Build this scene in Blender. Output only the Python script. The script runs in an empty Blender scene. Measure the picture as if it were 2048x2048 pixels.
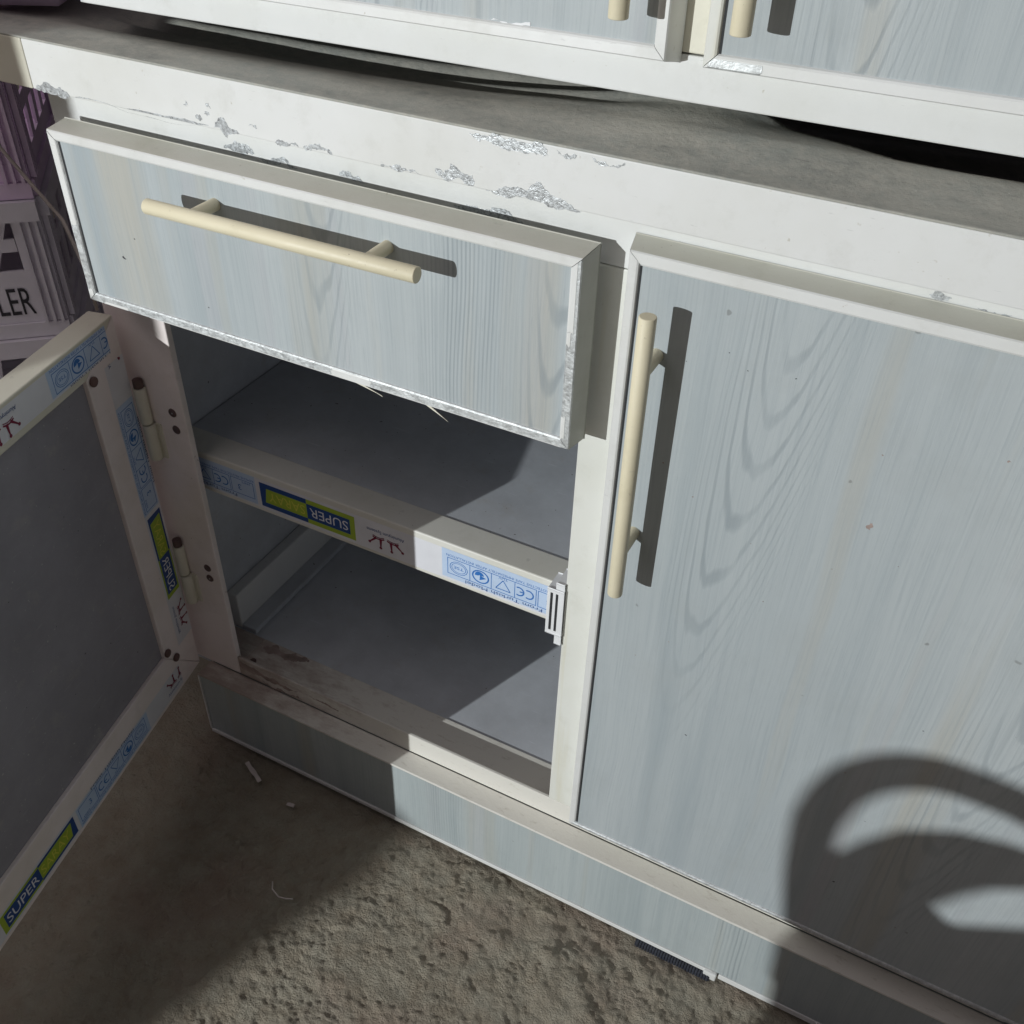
import bpy, bmesh, math, random
from mathutils import Vector, Matrix, noise
random.seed(7)
scene = bpy.context.scene
COL = scene.collection

# ---------------------------------------------------------------- camera
CAM = Vector((0.2368, -0.5947, 1.0614))
PITCH, ROLL, YAW, FPX = -0.6829, -0.0333, 0.4567, 1986.2
Rm = (Matrix.Rotation(YAW, 3, 'Z') @ Matrix.Rotation(PITCH, 3, 'X') @ Matrix.Rotation(ROLL, 3, 'Y'))
cd = bpy.data.cameras.new('camera'); cam = bpy.data.objects.new('camera', cd); COL.objects.link(cam)
ex, ey, ez = Rm.col[0], Rm.col[1], Rm.col[2]
M4 = Matrix((( ex.x, ez.x, -ey.x, CAM.x), (ex.y, ez.y, -ey.y, CAM.y), (ex.z, ez.z, -ey.z, CAM.z), (0, 0, 0, 1)))
cam.matrix_world = M4
cd.sensor_width = 36; cd.sensor_height = 36; cd.lens = FPX/2048*36
cd.clip_start = 0.02; cd.clip_end = 200
scene.camera = cam
# ---------------------------------------------------------------- light
LAMP = Vector((-1.335, -3.0, 1.24))
w = bpy.data.worlds.new('World'); scene.world = w; w.use_nodes = True
w.node_tree.nodes['Background'].inputs[0].default_value = (1.0, 0.925, 1.04, 1)
w.node_tree.nodes['Background'].inputs[1].default_value = 0.057
ld = bpy.data.lights.new('work_lamp', 'POINT'); ld.energy = 380; ld.shadow_soft_size = 0.008
ld.color = (0.95, 0.99, 1.0)
lo = bpy.data.objects.new('work_lamp', ld); lo.location = LAMP; COL.objects.link(lo)
ad = bpy.data.lights.new('added_fill', 'AREA'); ad.energy = 8; ad.size = 1.6; ad.color = (1.0, .91, .92)   # added soft fill above left, brightens crates and hinge stile
ao = bpy.data.objects.new('added_fill', ad); ao.location = (-1.0, -.75, 2.2); COL.objects.link(ao)
scene.view_settings.view_transform = 'Standard'; scene.view_settings.look = 'None'
scene.view_settings.exposure = 0; scene.view_settings.gamma = 1
scene.render.engine = 'CYCLES'

# ---------------------------------------------------------------- materials
class NT:
    def __init__(s, name):
        s.m = bpy.data.materials.new(name); s.m.use_nodes = True
        s.t = s.m.node_tree; s.b = s.t.nodes['Principled BSDF']; s.tc = s.t.nodes.new('ShaderNodeTexCoord')
    def n(s, typ, **kw):
        x = s.t.nodes.new(typ)
        for k, v in kw.items(): setattr(x, k, v)
        return x
    def link(s, a, b): s.t.links.new(a, b)
    def coord(s, scale, loc=(0, 0, 0)):
        m = s.n('ShaderNodeMapping'); m.inputs['Scale'].default_value = scale; m.inputs['Location'].default_value = loc
        s.link(s.tc.outputs['Object'], m.inputs[0]); return m.outputs[0]
    def noise(s, scale=(1, 1, 1), freq=1.0, detail=4, rough=.55, dist=0, loc=(0, 0, 0)):
        x = s.n('ShaderNodeTexNoise'); s.link(s.coord(scale, loc), x.inputs['Vector'])
        x.inputs['Scale'].default_value = freq; x.inputs['Detail'].default_value = detail
        x.inputs['Roughness'].default_value = rough; x.inputs['Distortion'].default_value = dist
        return x.outputs[0]
    def ramp(s, f, stops):
        r = s.n('ShaderNodeValToRGB'); e = r.color_ramp.elements
        while len(e) < len(stops): e.new(0.5)
        for q, (pos, c) in zip(e, stops):
            q.position = pos; q.color = (c, c, c, 1) if isinstance(c, (int, float)) else (*c, 1)
        s.link(f, r.inputs[0]); return r.outputs[0]
    def mix(s, f, a, b, mode='MIX'):
        x = s.n('ShaderNodeMix', data_type='RGBA', blend_type=mode)
        for sock, v in ((x.inputs[0], f), (x.inputs[6], a), (x.inputs[7], b)):
            if isinstance(v, (int, float)): sock.default_value = v
            elif isinstance(v, tuple): sock.default_value = (*v, 1)
            else: s.link(v, sock)
        return x.outputs[2]
    def math(s, op, a, b=0.0):
        x = s.n('ShaderNodeMath', operation=op)
        for sock, v in ((x.inputs[0], a), (x.inputs[1], b)):
            if isinstance(v, (int, float)): sock.default_value = v
            else: s.link(v, sock)
        return x.outputs[0]
    def color(s, c):
        if isinstance(c, tuple): s.b.inputs['Base Color'].default_value = (*c, 1)
        else: s.link(c, s.b.inputs['Base Color'])
    def rough(s, v):
        if isinstance(v, (int, float)): s.b.inputs['Roughness'].default_value = v
        else: s.link(v, s.b.inputs['Roughness'])
    def bump(s, h, strength=.3, dist=.001):
        x = s.n('ShaderNodeBump'); x.inputs['Strength'].default_value = strength; x.inputs['Distance'].default_value = dist
        s.link(h, x.inputs['Height']); s.link(x.outputs[0], s.b.inputs['Normal'])

def paint(name, base=(.735, .74, .725), dirt=(.40, .36, .27), amount=.5, rough=.42, seed=0.0, streak=False):
    k = NT(name)
    big = k.noise(freq=9, detail=6, rough=.6, loc=(seed, seed*2, 3))
    c = k.mix(k.ramp(big, [(.45, 0.0), (.75, amount)]), base, tuple(b*.86 for b in (base[0], base[1]*.99, base[2]*.93)))
    spk = k.noise(freq=260, detail=2, rough=.5, loc=(1+seed, 0, 0))
    patch = k.noise(freq=23, detail=4, loc=(seed, 5, 1))
    f = k.math('MULTIPLY', k.ramp(spk, [(.70, 0.0), (.76, 1.0)]), k.ramp(patch, [(.5, 0.0), (.68, .8)]))
    c = k.mix(f, c, dirt)
    smu = k.noise(freq=30, detail=7, rough=.7, loc=(seed+2, 1, 6))
    c = k.mix(k.ramp(smu, [(.54, 0.0), (.78, .38)]), c, tuple(b*f for b, f in zip(base, (.70, .69, .64))))
    scr = k.noise(scale=(1, 1, 7), freq=70, detail=3, rough=.6, loc=(3, seed, 2))
    c = k.mix(k.ramp(scr, [(.70, 0.0), (.74, .35)]), c, tuple(b*.6 for b in base))
    if streak:
        st = k.noise(scale=(70, 70, 3.0), freq=1, detail=4, loc=(seed, 1, 1))
        c = k.mix(k.ramp(st, [(.56, 0.0), (.74, .42)]), c, (.60, .55, .36))
    k.color(c); k.rough(k.ramp(k.noise(freq=60, detail=3), [(.3, rough-.08), (.7, rough+.12)]))
    k.bump(k.noise(freq=420, detail=3), .12, .0006)
    return k.m

def wood(name, seed=0.0, tint=(1, 1, 1), figures=(), combs=()):
    """whitewashed ash laminate, grain along z. figures: (x0, z0, stretch, radius) nested cathedral rings; combs: (x0, half width, lines per metre)"""
    k = NT(name)
    T = lambda c: tuple(a*b for a, b in zip(c, tint))
    mp = k.n('ShaderNodeSeparateXYZ'); k.link(k.tc.outputs['Object'], mp.inputs[0])
    wob = k.noise(scale=(4, 4, 1.6), freq=1, detail=3, loc=(seed, 0, seed))
    xx = k.math('ADD', mp.outputs[0], mp.outputs[1])
    xs = k.math('ADD', xx, k.math('MULTIPLY', wob, .030))
    cb = k.n('ShaderNodeCombineXYZ'); k.link(xs, cb.inputs[0]); k.link(mp.outputs[2], cb.inputs[2]); cb.inputs[1].default_value = seed
    def gn(sx, sz, det=4, ro=.6, off=0.0):
        m = k.n('ShaderNodeMapping'); m.inputs['Scale'].default_value = (sx, 1, sz); m.inputs['Location'].default_value = (off+seed, off, off)
        k.link(cb.outputs[0], m.inputs[0]); x = k.n('ShaderNodeTexNoise'); k.link(m.outputs[0], x.inputs['Vector'])
        x.inputs['Scale'].default_value = 1; x.inputs['Detail'].default_value = det; x.inputs['Roughness'].default_value = ro
        return x.outputs[0]
    c = k.mix(k.ramp(gn(14, .7, 3), [(.3, 0.0), (.7, 1.0)]), T((.395, .438, .452)), T((.475, .512, .520)))
    c = k.mix(k.ramp(gn(26, 1.1, 3, .5, 7.3), [(.56, 0.0), (.72, .65)]), c, T((.33, .378, .40)))
    c = k.mix(k.ramp(gn(20, .8, 3, .5, 2.9), [(.56, 0.0), (.70, .8)]), c, T((.44, .43, .38)))
    c = k.mix(k.ramp(gn(24, .5, 3, .5, 3.1), [(.60, 0.0), (.76, .45)]), c, T((.45, .425, .45)))
    dark = T((.225, .262, .285))
    rl = None
    nd = k.math('SUBTRACT', gn(16, 2.4, 4, .6, 6.6), .5); nf = k.math('SUBTRACT', gn(60, 5, 3, .6, 1.6), .5)
    brk = k.ramp(gn(30, 2.6, 4, .65, 8.8), [(.38, .10), (.58, 1.0)])
    for (x0, z0, st, rad) in figures:
        dx = k.math('SUBTRACT', xx, k.math('ADD', x0, k.math('MULTIPLY', k.math('SUBTRACT', mp.outputs[2], z0), .10)))
        dz = k.math('MULTIPLY', k.math('SUBTRACT', mp.outputs[2], z0), st)
        r = k.math('SUBTRACT', k.math('MULTIPLY', k.math('MULTIPLY', dx, dx), 27.0), dz)
        r = k.math('ADD', r, k.math('ADD', k.math('MULTIPLY', nd, .016), k.math('MULTIPLY', nf, .0022)))
        ln = k.ramp(k.math('ADD', k.math('MULTIPLY', k.math('SINE', k.math('MULTIPLY', r, 900.0)), .5), .5), [(.70, 0.0), (.96, 1.0)])
        mk = k.math('MULTIPLY', k.ramp(k.math('DIVIDE', k.math('ABSOLUTE', dx), rad), [(.35, 1.0), (1.0, 0.0)]), brk)
        fz = k.ramp(k.math('ADD', k.math('SUBTRACT', mp.outputs[2], z0), .5), [(.12, 0.0), (.36, 1.0)])
        f = k.math('MULTIPLY', k.math('MULTIPLY', ln, mk), fz); rl = f if rl is None else k.math('MAXIMUM', rl, f)
    for (x0, hw, fr) in combs:
        q = k.math('ADD', xs, k.math('MULTIPLY', nf, .0022))
        ln = k.ramp(k.math('ADD', k.math('MULTIPLY', k.math('SINE', k.math('MULTIPLY', q, 2*math.pi*fr)), .5), .5), [(.45, 0.0), (.95, 1.0)])
        mk = k.math('MULTIPLY', k.ramp(k.math('DIVIDE', k.math('ABSOLUTE', k.math('SUBTRACT', xx, x0)), hw), [(.55, 1.0), (1.0, 0.0)]), brk)
        f = k.math('MULTIPLY', ln, mk); rl = f if rl is None else k.math('MAXIMUM', rl, f)
    sparse = k.ramp(gn(85, .9, 2, .5, 5.5), [(.70, 0.0), (.76, .7)])            # a few long dark lines
    rl = sparse if rl is None else k.math('MAXIMUM', rl, sparse)
    c = k.mix(k.math('MULTIPLY', rl, .52), c, dark)
    fine = gn(620, 9, 3, .65, 2.2)
    c = k.mix(k.ramp(fine, [(.46, 0.0), (.74, .34)]), c, T((.27, .315, .345)))
    pores = gn(1500, 45, 2, .5, 4.4)
    c = k.mix(k.ramp(pores, [(.62, 0.0), (.74, .30)]), c, T((.25, .29, .315)))
    c = k.mix(k.ramp(gn(260, 4, 3, .6, 9.2), [(.58, 0.0), (.76, .22)]), c, T((.54, .58, .60)))
    c = k.mix(k.ramp(k.noise(freq=90, detail=1, loc=(seed, 2, 9)), [(.80, 0.0), (.83, .5)]), c, (.14, .14, .13))
    sm = k.noise(freq=11, detail=6, rough=.7, loc=(seed, 4, 4))                  # handling smudges
    c = k.mix(k.ramp(sm, [(.52, 0.0), (.75, .30)]), c, T((.34, .36, .355)))
    k.color(c); k.rough(k.ramp(sm, [(.3, .40), (.7, .58)])); k.b.inputs['Specular IOR Level'].default_value = .35
    k.bump(k.math('ADD', fine, k.math('MULTIPLY', rl, -.8)), .30, .0005)
    return k.m

def metal(name, base=(.58, .60, .60), rough=.36, fl=240, con=.22, scale=(1, 1, 1)):
    k = NT(name)
    a = k.noise(scale=scale, freq=fl, detail=6, rough=.7); b = k.noise(scale=scale, freq=60, detail=4)
    c = k.mix(k.ramp(a, [(.35, 0.0), (.65, 1.0)]), tuple(v*(1-con) for v in base), tuple(min(1, v*(1+con)) for v in base))
    c = k.mix(k.ramp(b, [(.5, 0.0), (.78, .5)]), c, tuple(v*.62 for v in base))
    k.color(c); k.b.inputs['Metallic'].default_value = .5; k.rough(k.ramp(a, [(.3, rough), (.7, rough+.25)]))
    k.bump(k.math('ADD', a, k.math('MULTIPLY', b, 2.0)), .5, .0010)
    return k.m

def flat(name, col, rough=.55, var=.12, freq=30, metallic=0.0, bump=.1):
    k = NT(name)
    f = k.noise(freq=freq, detail=5)
    k.color(k.mix(k.ramp(f, [(.3, 0.0), (.7, 1.0)]), tuple(v*(1-var) for v in col), tuple(min(1, v*(1+var)) for v in col)))
    k.rough(rough); k.b.inputs['Metallic'].default_value = metallic
    if bump: k.bump(k.noise(freq=freq*9, detail=3), bump, .0006)
    return k.m

MT = {}
MT['white'] = paint('painted_aluminium', seed=1.0)
MT['white_stile'] = paint('painted_aluminium_stained', base=(.735, .74, .69), seed=4.0, streak=True)
MT['cream'] = paint('cream_aluminium', base=(.70, .675, .57), seed=2.5)
MT['grimy'] = paint('grimy_aluminium', base=(.88, .80, .78), dirt=(.2, .13, .11), amount=1.2, seed=6.0)
MT['ledge'] = paint('ledge_aluminium', base=(.73, .72, .66), dirt=(.2, .17, .12), amount=.8, seed=8.0, rough=.36)
MT['flank'] = paint('grimy_shaded_flank', base=(.40, .41, .37), dirt=(.12, .11, .09), amount=1.2, seed=12.0)  # drawer's right side: grime, plus shade of facing away put into the colour
MT['dimmed'] = paint('dimmed_top_aluminium', base=(.66, .65, .58), dirt=(.2, .17, .12), amount=.8, seed=9.0)  # duller than the front paint: weaker light on top faces put into colour
def sill():
    """lower rail: cream paint under a broad smear of dried brown mud at the hinge end"""
    k = NT('muddy_sill'); base = (.72, .70, .64)
    sx = k.n('ShaderNodeSeparateXYZ'); k.link(k.tc.outputs['Object'], sx.inputs[0])
    g = k.n('ShaderNodeMapRange'); k.link(sx.outputs[0], g.inputs[0]); g.inputs[1].default_value = -.44; g.inputs[2].default_value = -.16; g.inputs[3].default_value = .30; g.inputs[4].default_value = -.16
    n1 = k.noise(scale=(1, 2.2, 2.2), freq=24, detail=8, rough=.72)
    c = k.mix(k.ramp(k.math('ADD', n1, g.outputs[0]), [(.50, 0.0), (.80, .85)]), base, (.36, .275, .24))
    n2 = k.noise(scale=(1, 3, 3), freq=60, detail=6, rough=.7, loc=(3, 2, 1))
    c = k.mix(k.ramp(n2, [(.58, 0.0), (.72, .5)]), c, (.40, .36, .29))
    k.color(c); k.rough(.6); k.bump(k.noise(freq=140, detail=6, rough=.7), .3, .0012); return k.m
MT['sill'] = sill()
MT['wood'] = wood('ash_laminate', 0.0, figures=((-.245, .70, .13, .035), (-.045, .70, .12, .030)), combs=((-.118, .045, 300),))
MT['wood_door'] = wood('ash_laminate_door', 3.7, figures=((.128, .70, .13, .045), (.345, .45, .12, .040)))
MT['wood_up'] = wood('ash_laminate_upper', 9.1, figures=((.10, .15, .12, .045), (-.2, .15, .12, .05)))
MT['wood_plinth'] = wood('ash_laminate_plinth', 14.2, (.97, .985, .965), combs=((-.14, .03, 300), (.20, .025, 240)))
MT['metal'] = metal('bare_aluminium')
MT['foil'] = metal('flaked_bare_metal', (.50, .52, .53), .20, 330, .30)
def board(name, col):
    k = NT(name)
    a = k.noise(freq=8, detail=7, rough=.7); c = k.mix(k.ramp(a, [(.3, 0.0), (.7, 1.0)]), tuple(v*.82 for v in col), tuple(v*1.12 for v in col))
    d = k.noise(scale=(1, 1, 1), freq=28, detail=7, rough=.75, loc=(4, 4, 0)); c = k.mix(k.ramp(d, [(.56, 0.0), (.75, .45)]), c, (.46, .43, .40))
    sp = k.noise(freq=170, detail=2, loc=(0, 5, 2)); c = k.mix(k.ramp(sp, [(.735, 0.0), (.76, .85)]), c, (.06, .05, .045))
    gr = k.noise(freq=330, detail=2, loc=(7, 5, 2)); c = k.mix(k.ramp(gr, [(.72, 0.0), (.76, .7)]), c, (.62, .61, .58))
    sc = k.noise(scale=(1, 12, 12), freq=22, detail=4, rough=.6, loc=(1, 0, 8)); c = k.mix(k.ramp(sc, [(.66, 0.0), (.71, .3)]), c, tuple(min(1, v*1.5) for v in col))
    k.color(c); k.rough(k.ramp(d, [(.3, .40), (.7, .62)])); k.bump(k.noise(freq=300, detail=4), .12, .0006)
    return k.m
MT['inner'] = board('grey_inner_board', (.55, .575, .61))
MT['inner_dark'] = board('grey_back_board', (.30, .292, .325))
MT['handle'] = paint('ivory_handle', base=(.745, .68, .50), dirt=(.2, .15, .1), seed=3.0, rough=.5, amount=.7)
MT['plastic'] = flat('white_plastic', (.78, .79, .80), .35, .04, 30)
MT['black'] = flat('dark_gap', (.02, .022, .025), .7, .2)
MT['rubber'] = flat('black_rubber', (.035, .04, .055), .45, .3, 60)
MT['screw'] = flat('rusty_screw', (.10, .06, .055), .5, .3, 120)
MT['screwhead'] = flat('steel_screw_tip', (.5, .48, .46), .3, .1, 90, .8)
MT['bumper'] = flat('brown_rubber', (.13, .075, .065), .55, .25, 70)
MT['mud'] = flat('brown_grime', (.34, .265, .235), .8, .35, 60)
MT['tape'] = flat('white_tape', (.72, .725, .76), .4, .04, 40, bump=.05)
MT['p_pale'] = flat('print_pale_blue', (.50, .62, .80), .42, .04, 40, bump=0)
MT['p_blue'] = flat('print_blue', (.03, .16, .48), .42, .05, 40, bump=0)
MT['p_navy'] = flat('print_navy', (.012, .06, .24), .42, .05, 40, bump=0)
MT['p_green'] = flat('print_green', (.36, .48, .04), .42, .06, 40, bump=0)
MT['p_yellow'] = flat('print_yellow', (.62, .62, .08), .42, .06, 40, bump=0)
MT['p_white'] = flat('print_white', (.76, .77, .80), .42, .03, 40, bump=0)
MT['p_red'] = flat('print_dark_red', (.20, .012, .045), .42, .06, 40, bump=0)
MT['crate_white'] = flat('dusty_white_plastic', (.80, .76, .82), .55, .12, 12)
MT['crate_purple'] = flat('mauve_plastic', (.78, .61, .80), .5, .12, 12)
MT['ink'] = flat('black_ink', (.03, .028, .035), .6, .2)
MT['cord'] = flat('pale_cord', (.34, .29, .27), .8, .2)
MT['chip'] = flat('paint_flake', (.62, .55, .52), .6, .1, 60)
MT['chair'] = flat('grey_chair_plastic', (.3, .3, .32), .5, .1)

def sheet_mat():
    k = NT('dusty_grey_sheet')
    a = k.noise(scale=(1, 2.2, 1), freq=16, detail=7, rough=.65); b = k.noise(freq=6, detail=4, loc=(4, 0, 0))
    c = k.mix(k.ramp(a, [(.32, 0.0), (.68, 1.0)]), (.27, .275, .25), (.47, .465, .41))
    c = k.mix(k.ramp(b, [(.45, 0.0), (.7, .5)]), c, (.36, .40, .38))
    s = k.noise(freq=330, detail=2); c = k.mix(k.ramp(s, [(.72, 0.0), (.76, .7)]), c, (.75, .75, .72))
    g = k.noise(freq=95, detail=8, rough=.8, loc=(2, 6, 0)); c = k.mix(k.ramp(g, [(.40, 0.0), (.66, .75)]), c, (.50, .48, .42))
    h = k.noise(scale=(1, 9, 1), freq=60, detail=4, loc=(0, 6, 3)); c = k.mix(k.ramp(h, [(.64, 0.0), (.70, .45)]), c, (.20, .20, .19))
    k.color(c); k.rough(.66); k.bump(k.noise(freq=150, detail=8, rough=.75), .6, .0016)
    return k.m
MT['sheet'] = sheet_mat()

def floor_mat():
    k = NT('rough_concrete')
    a = k.noise(freq=7, detail=8, rough=.65); b = k.noise(freq=38, detail=6, rough=.65, loc=(3, 1, 0))
    c = k.mix(k.ramp(a, [(.32, 0.0), (.68, 1.0)]), (.295, .242, .178), (.42, .368, .28))
    c = k.mix(k.ramp(b, [(.35, 0.0), (.70, .7)]), c, (.44, .415, .335))
    r = k.noise(freq=5, detail=5, loc=(9, 3, 0)); c = k.mix(k.ramp(r, [(.52, 0.0), (.70, .6)]), c, (.35, .24, .19))
    d = k.noise(freq=75, detail=5, rough=.7, loc=(0, 7, 0)); c = k.mix(k.ramp(d, [(.62, 0.0), (.74, .5)]), c, (.15, .135, .10))
    l = k.noise(freq=240, detail=3, loc=(5, 7, 0)); c = k.mix(k.ramp(l, [(.70, 0.0), (.76, .6)]), c, (.55, .53, .46))
    k.color(c); k.rough(.85)
    k.bump(k.math('ADD', k.noise(freq=130, detail=8, rough=.75), k.math('MULTIPLY', k.noise(freq=480, detail=4), .4)), 1.0, .007)
    return k.m
MT['floor'] = floor_mat()

# ---------------------------------------------------------------- geometry helpers
def empty(name, loc, label, cat, group=None):
    o = bpy.data.objects.new(name, None); o.location = loc; COL.objects.link(o)
    o['label'] = label; o['category'] = cat
    if group: o['group'] = group
    return o
def tag(o, label, cat, group=None):
    o['label'] = label; o['category'] = cat
    if group: o['group'] = group
    return o

class MB:
    """collects polygons (with material slots) and links them as ONE mesh object"""
    def __init__(s): s.v = []; s.f = []; s.mi = []; s.mats = []; s.sm = []
    def slot(s, m):
        if m not in s.mats: s.mats.append(m)
        return s.mats.index(m)
    def add(s, verts, faces, mat, smooth=False):
        b = len(s.v); s.v += [tuple(v) for v in verts]; i = s.slot(mat)
        for f in faces: s.f.append([b+q for q in f]); s.mi.append(i); s.sm.append(smooth)
        return s
    def box(s, x0, x1, y0, y1, z0, z1, mat, bev=0.0):
        if bev <= 0:
            v = [(x, y, z) for x in (x0, x1) for y in (y0, y1) for z in (z0, z1)]
            return s.add(v, [(0, 1, 3, 2), (4, 6, 7, 5), (0, 4, 5, 1), (2, 3, 7, 6), (0, 2, 6, 4), (1, 5, 7, 3)], mat)
        bm = bmesh.new(); bmesh.ops.create_cube(bm, size=1)
        for q in bm.verts:
            q.co = Vector(((x0+x1)/2+q.co.x*(x1-x0), (y0+y1)/2+q.co.y*(y1-y0), (z0+z1)/2+q.co.z*(z1-z0)))
        bmesh.ops.bevel(bm, geom=bm.edges[:], offset=bev, segments=2, affect='EDGES', profile=.5)
        return s.bm(bm, mat)
    def bm(s, bm, mat, smooth=False):
        bm.verts.index_update()
        s.add([q.co[:] for q in bm.verts], [[q.index for q in f.verts] for f in bm.faces], mat, smooth); bm.free(); return s
    def tube(s, a, b, r, mat, n=20, caps=True, bev=0.0, r2=None):
        a, b = Vector(a), Vector(b); d = (b-a).normalized(); L = (b-a).length
        u = d.orthogonal().normalized(); w_ = d.cross(u); r2 = r if r2 is None else r2
        prof = [(0, r), (L, r2)] if bev <= 0 else [(0, r-bev), (bev*.3, r-bev*.3), (bev, r), (L-bev, r2), (L-bev*.3, r2-bev*.3), (L, r2-bev)]
        vs = []
        for t, rr in prof:
            for i in range(n):
                an = 2*math.pi*i/n; vs.append(a+d*t+(u*math.cos(an)+w_*math.sin(an))*rr)
        fs = [(k*n+i, k*n+(i+1) % n, (k+1)*n+(i+1) % n, (k+1)*n+i) for k in range(len(prof)-1) for i in range(n)]
        s.add(vs, fs, mat, True)
        if caps:
            s.add(vs[:n], [tuple(range(n-1, -1, -1))], mat); s.add(vs[-n:], [tuple(range(n))], mat)
        return s
    def path(s, pts, r, mat, n=12):
        pts = [Vector(q) for q in pts]; rings = []
        for i, q in enumerate(pts):
            d = (pts[min(i+1, len(pts)-1)]-pts[max(i-1, 0)]).normalized()
            u = d.cross(Vector((.31, .2, .93))).normalized(); w_ = d.cross(u)
            rr = r[i] if isinstance(r, (list, tuple)) else r
            rings.append([q+(u*math.cos(2*math.pi*k/n)+w_*math.sin(2*math.pi*k/n))*rr for k in range(n)])
        vs = [v for g in rings for v in g]
        fs = [(k*n+i, k*n+(i+1) % n, (k+1)*n+(i+1) % n, (k+1)*n+i) for k in range(len(pts)-1) for i in range(n)]
        fs += [tuple(range(n-1, -1, -1)), tuple(range(len(vs)-n, len(vs)))]
        return s.add(vs, fs, mat, True)
    def build(s, name, parent=None, off=(0, 0, 0), fix=True):
        me = bpy.data.meshes.new(name)
        me.from_pydata([(a-off[0], b-off[1], c-off[2]) for a, b, c in s.v], [], s.f)
        for m in s.mats: me.materials.append(MT[m])
        me.polygons.foreach_set('material_index', s.mi); me.polygons.foreach_set('use_smooth', s.sm)
        me.update()
        if fix:
            b = bmesh.new(); b.from_mesh(me); bmesh.ops.recalc_face_normals(b, faces=b.faces[:]); b.to_mesh(me); b.free()
        o = bpy.data.objects.new(name, me); COL.objects.link(o)
        if parent: o.parent = parent
        return o

def strip(mb, side, R, prof, mat, g=.00025, lo=None, hi=None, flank=None):
    """one mitred frame strip of rectangle R=(x0,x1,z0,z1); prof = closed list of (inset, y). lo/hi cut it short along its run"""
    x0, x1, z0, z1 = R; A = []; B = []
    for o, y in prof:
        if side == 'bottom': a, b = (x0+o+g, y, z0+o), (x1-o-g, y, z0+o)
        if side == 'top': a, b = (x0+o+g, y, z1-o), (x1-o-g, y, z1-o)
        if side == 'left': a, b = (x0+o, y, z0+o+g), (x0+o, y, z1-o-g)
        if side == 'right': a, b = (x1-o, y, z0+o+g), (x1-o, y, z1-o-g)
        ax = 0 if side in ('top', 'bottom') else 2
        if lo is not None:
            a = list(a); a[ax] = max(a[ax], lo+random.uniform(-.0015, .0015))
        if hi is not None:
            b = list(b); b[ax] = min(b[ax], hi+random.uniform(-.0015, .0015))
        A.append(a); B.append(b)
    n = len(prof)
    fc = [(i, (i+1) % n, n+(i+1) % n, n+i) for i in range(n)]
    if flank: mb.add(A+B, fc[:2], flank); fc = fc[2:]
    mb.add(A+B, fc+[tuple(range(n)), tuple(range(2*n-1, n-1, -1))], mat)
    return mb

def profile(yf, yb, wd=.0085, out=.0040):
    """outer flank slopes out by `out` towards the back; wd = width seen from the front"""
    return [(-out, yb), (-out+.0006, yb-.0006), (0, yf+.0010), (.0008, yf), (wd-.0020, yf+.0003), (wd-.0008, yf+.0010), (wd, yf+.0026), (wd, yb)]

def jag(pts, amp, it=4, seed=1):
    """fractal jagged version of a closed outline"""
    rnd = random.Random(seed); pts = [Vector((a, b)) for a, b in pts]
    for k in range(it):
        out = []
        for i, a in enumerate(pts):
            b = pts[(i+1) % len(pts)]; d = b-a; m = (a+b)/2+Vector((-d.y, d.x))*rnd.uniform(-amp, amp)
            out += [a, m]
        pts = out
    return pts

def patch(mb, pts, mat, y, thick=.0003, amp=.32, it=3, seed=1, mapf=None):
    from mathutils.geometry import tessellate_polygon
    q = jag(pts, amp, it, seed); n = len(q)
    f = mapf or (lambda a, b, h: (a, y-h, b))
    tri = tessellate_polygon([[Vector((v.x, v.y, 0)) for v in q]])
    vs = [f(v.x, v.y, thick) for v in q]+[f(v.x, v.y, 0) for v in q]
    mb.add(vs, [tuple(t) for t in tri]+[(i, (i+1) % n, n+(i+1) % n, n+i) for i in range(n)], mat)

_txt = {}
def text_geo(body):
    """flat triangles of a line of lettering, unit cap height, left-aligned: (verts, faces, width)"""
    if body in _txt: return _txt[body]
    cu = bpy.data.curves.new('t', 'FONT'); cu.body = body; cu.size = 1.0; cu.resolution_u = 3
    ob = bpy.data.objects.new('t', cu); me = bpy.data.meshes.new_from_object(ob)
    vs = [(v.co.x, v.co.y) for v in me.vertices]; fs = [tuple(p.vertices) for p in me.polygons]
    bpy.data.objects.remove(ob); bpy.data.curves.remove(cu); bpy.data.meshes.remove(me)
    x0 = min(v[0] for v in vs); x1 = max(v[0] for v in vs); h = .70
    vs = [((a-x0)/h, b/h) for a, b in vs]
    _txt[body] = (vs, fs, (x1-x0)/h); return _txt[body]

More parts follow.
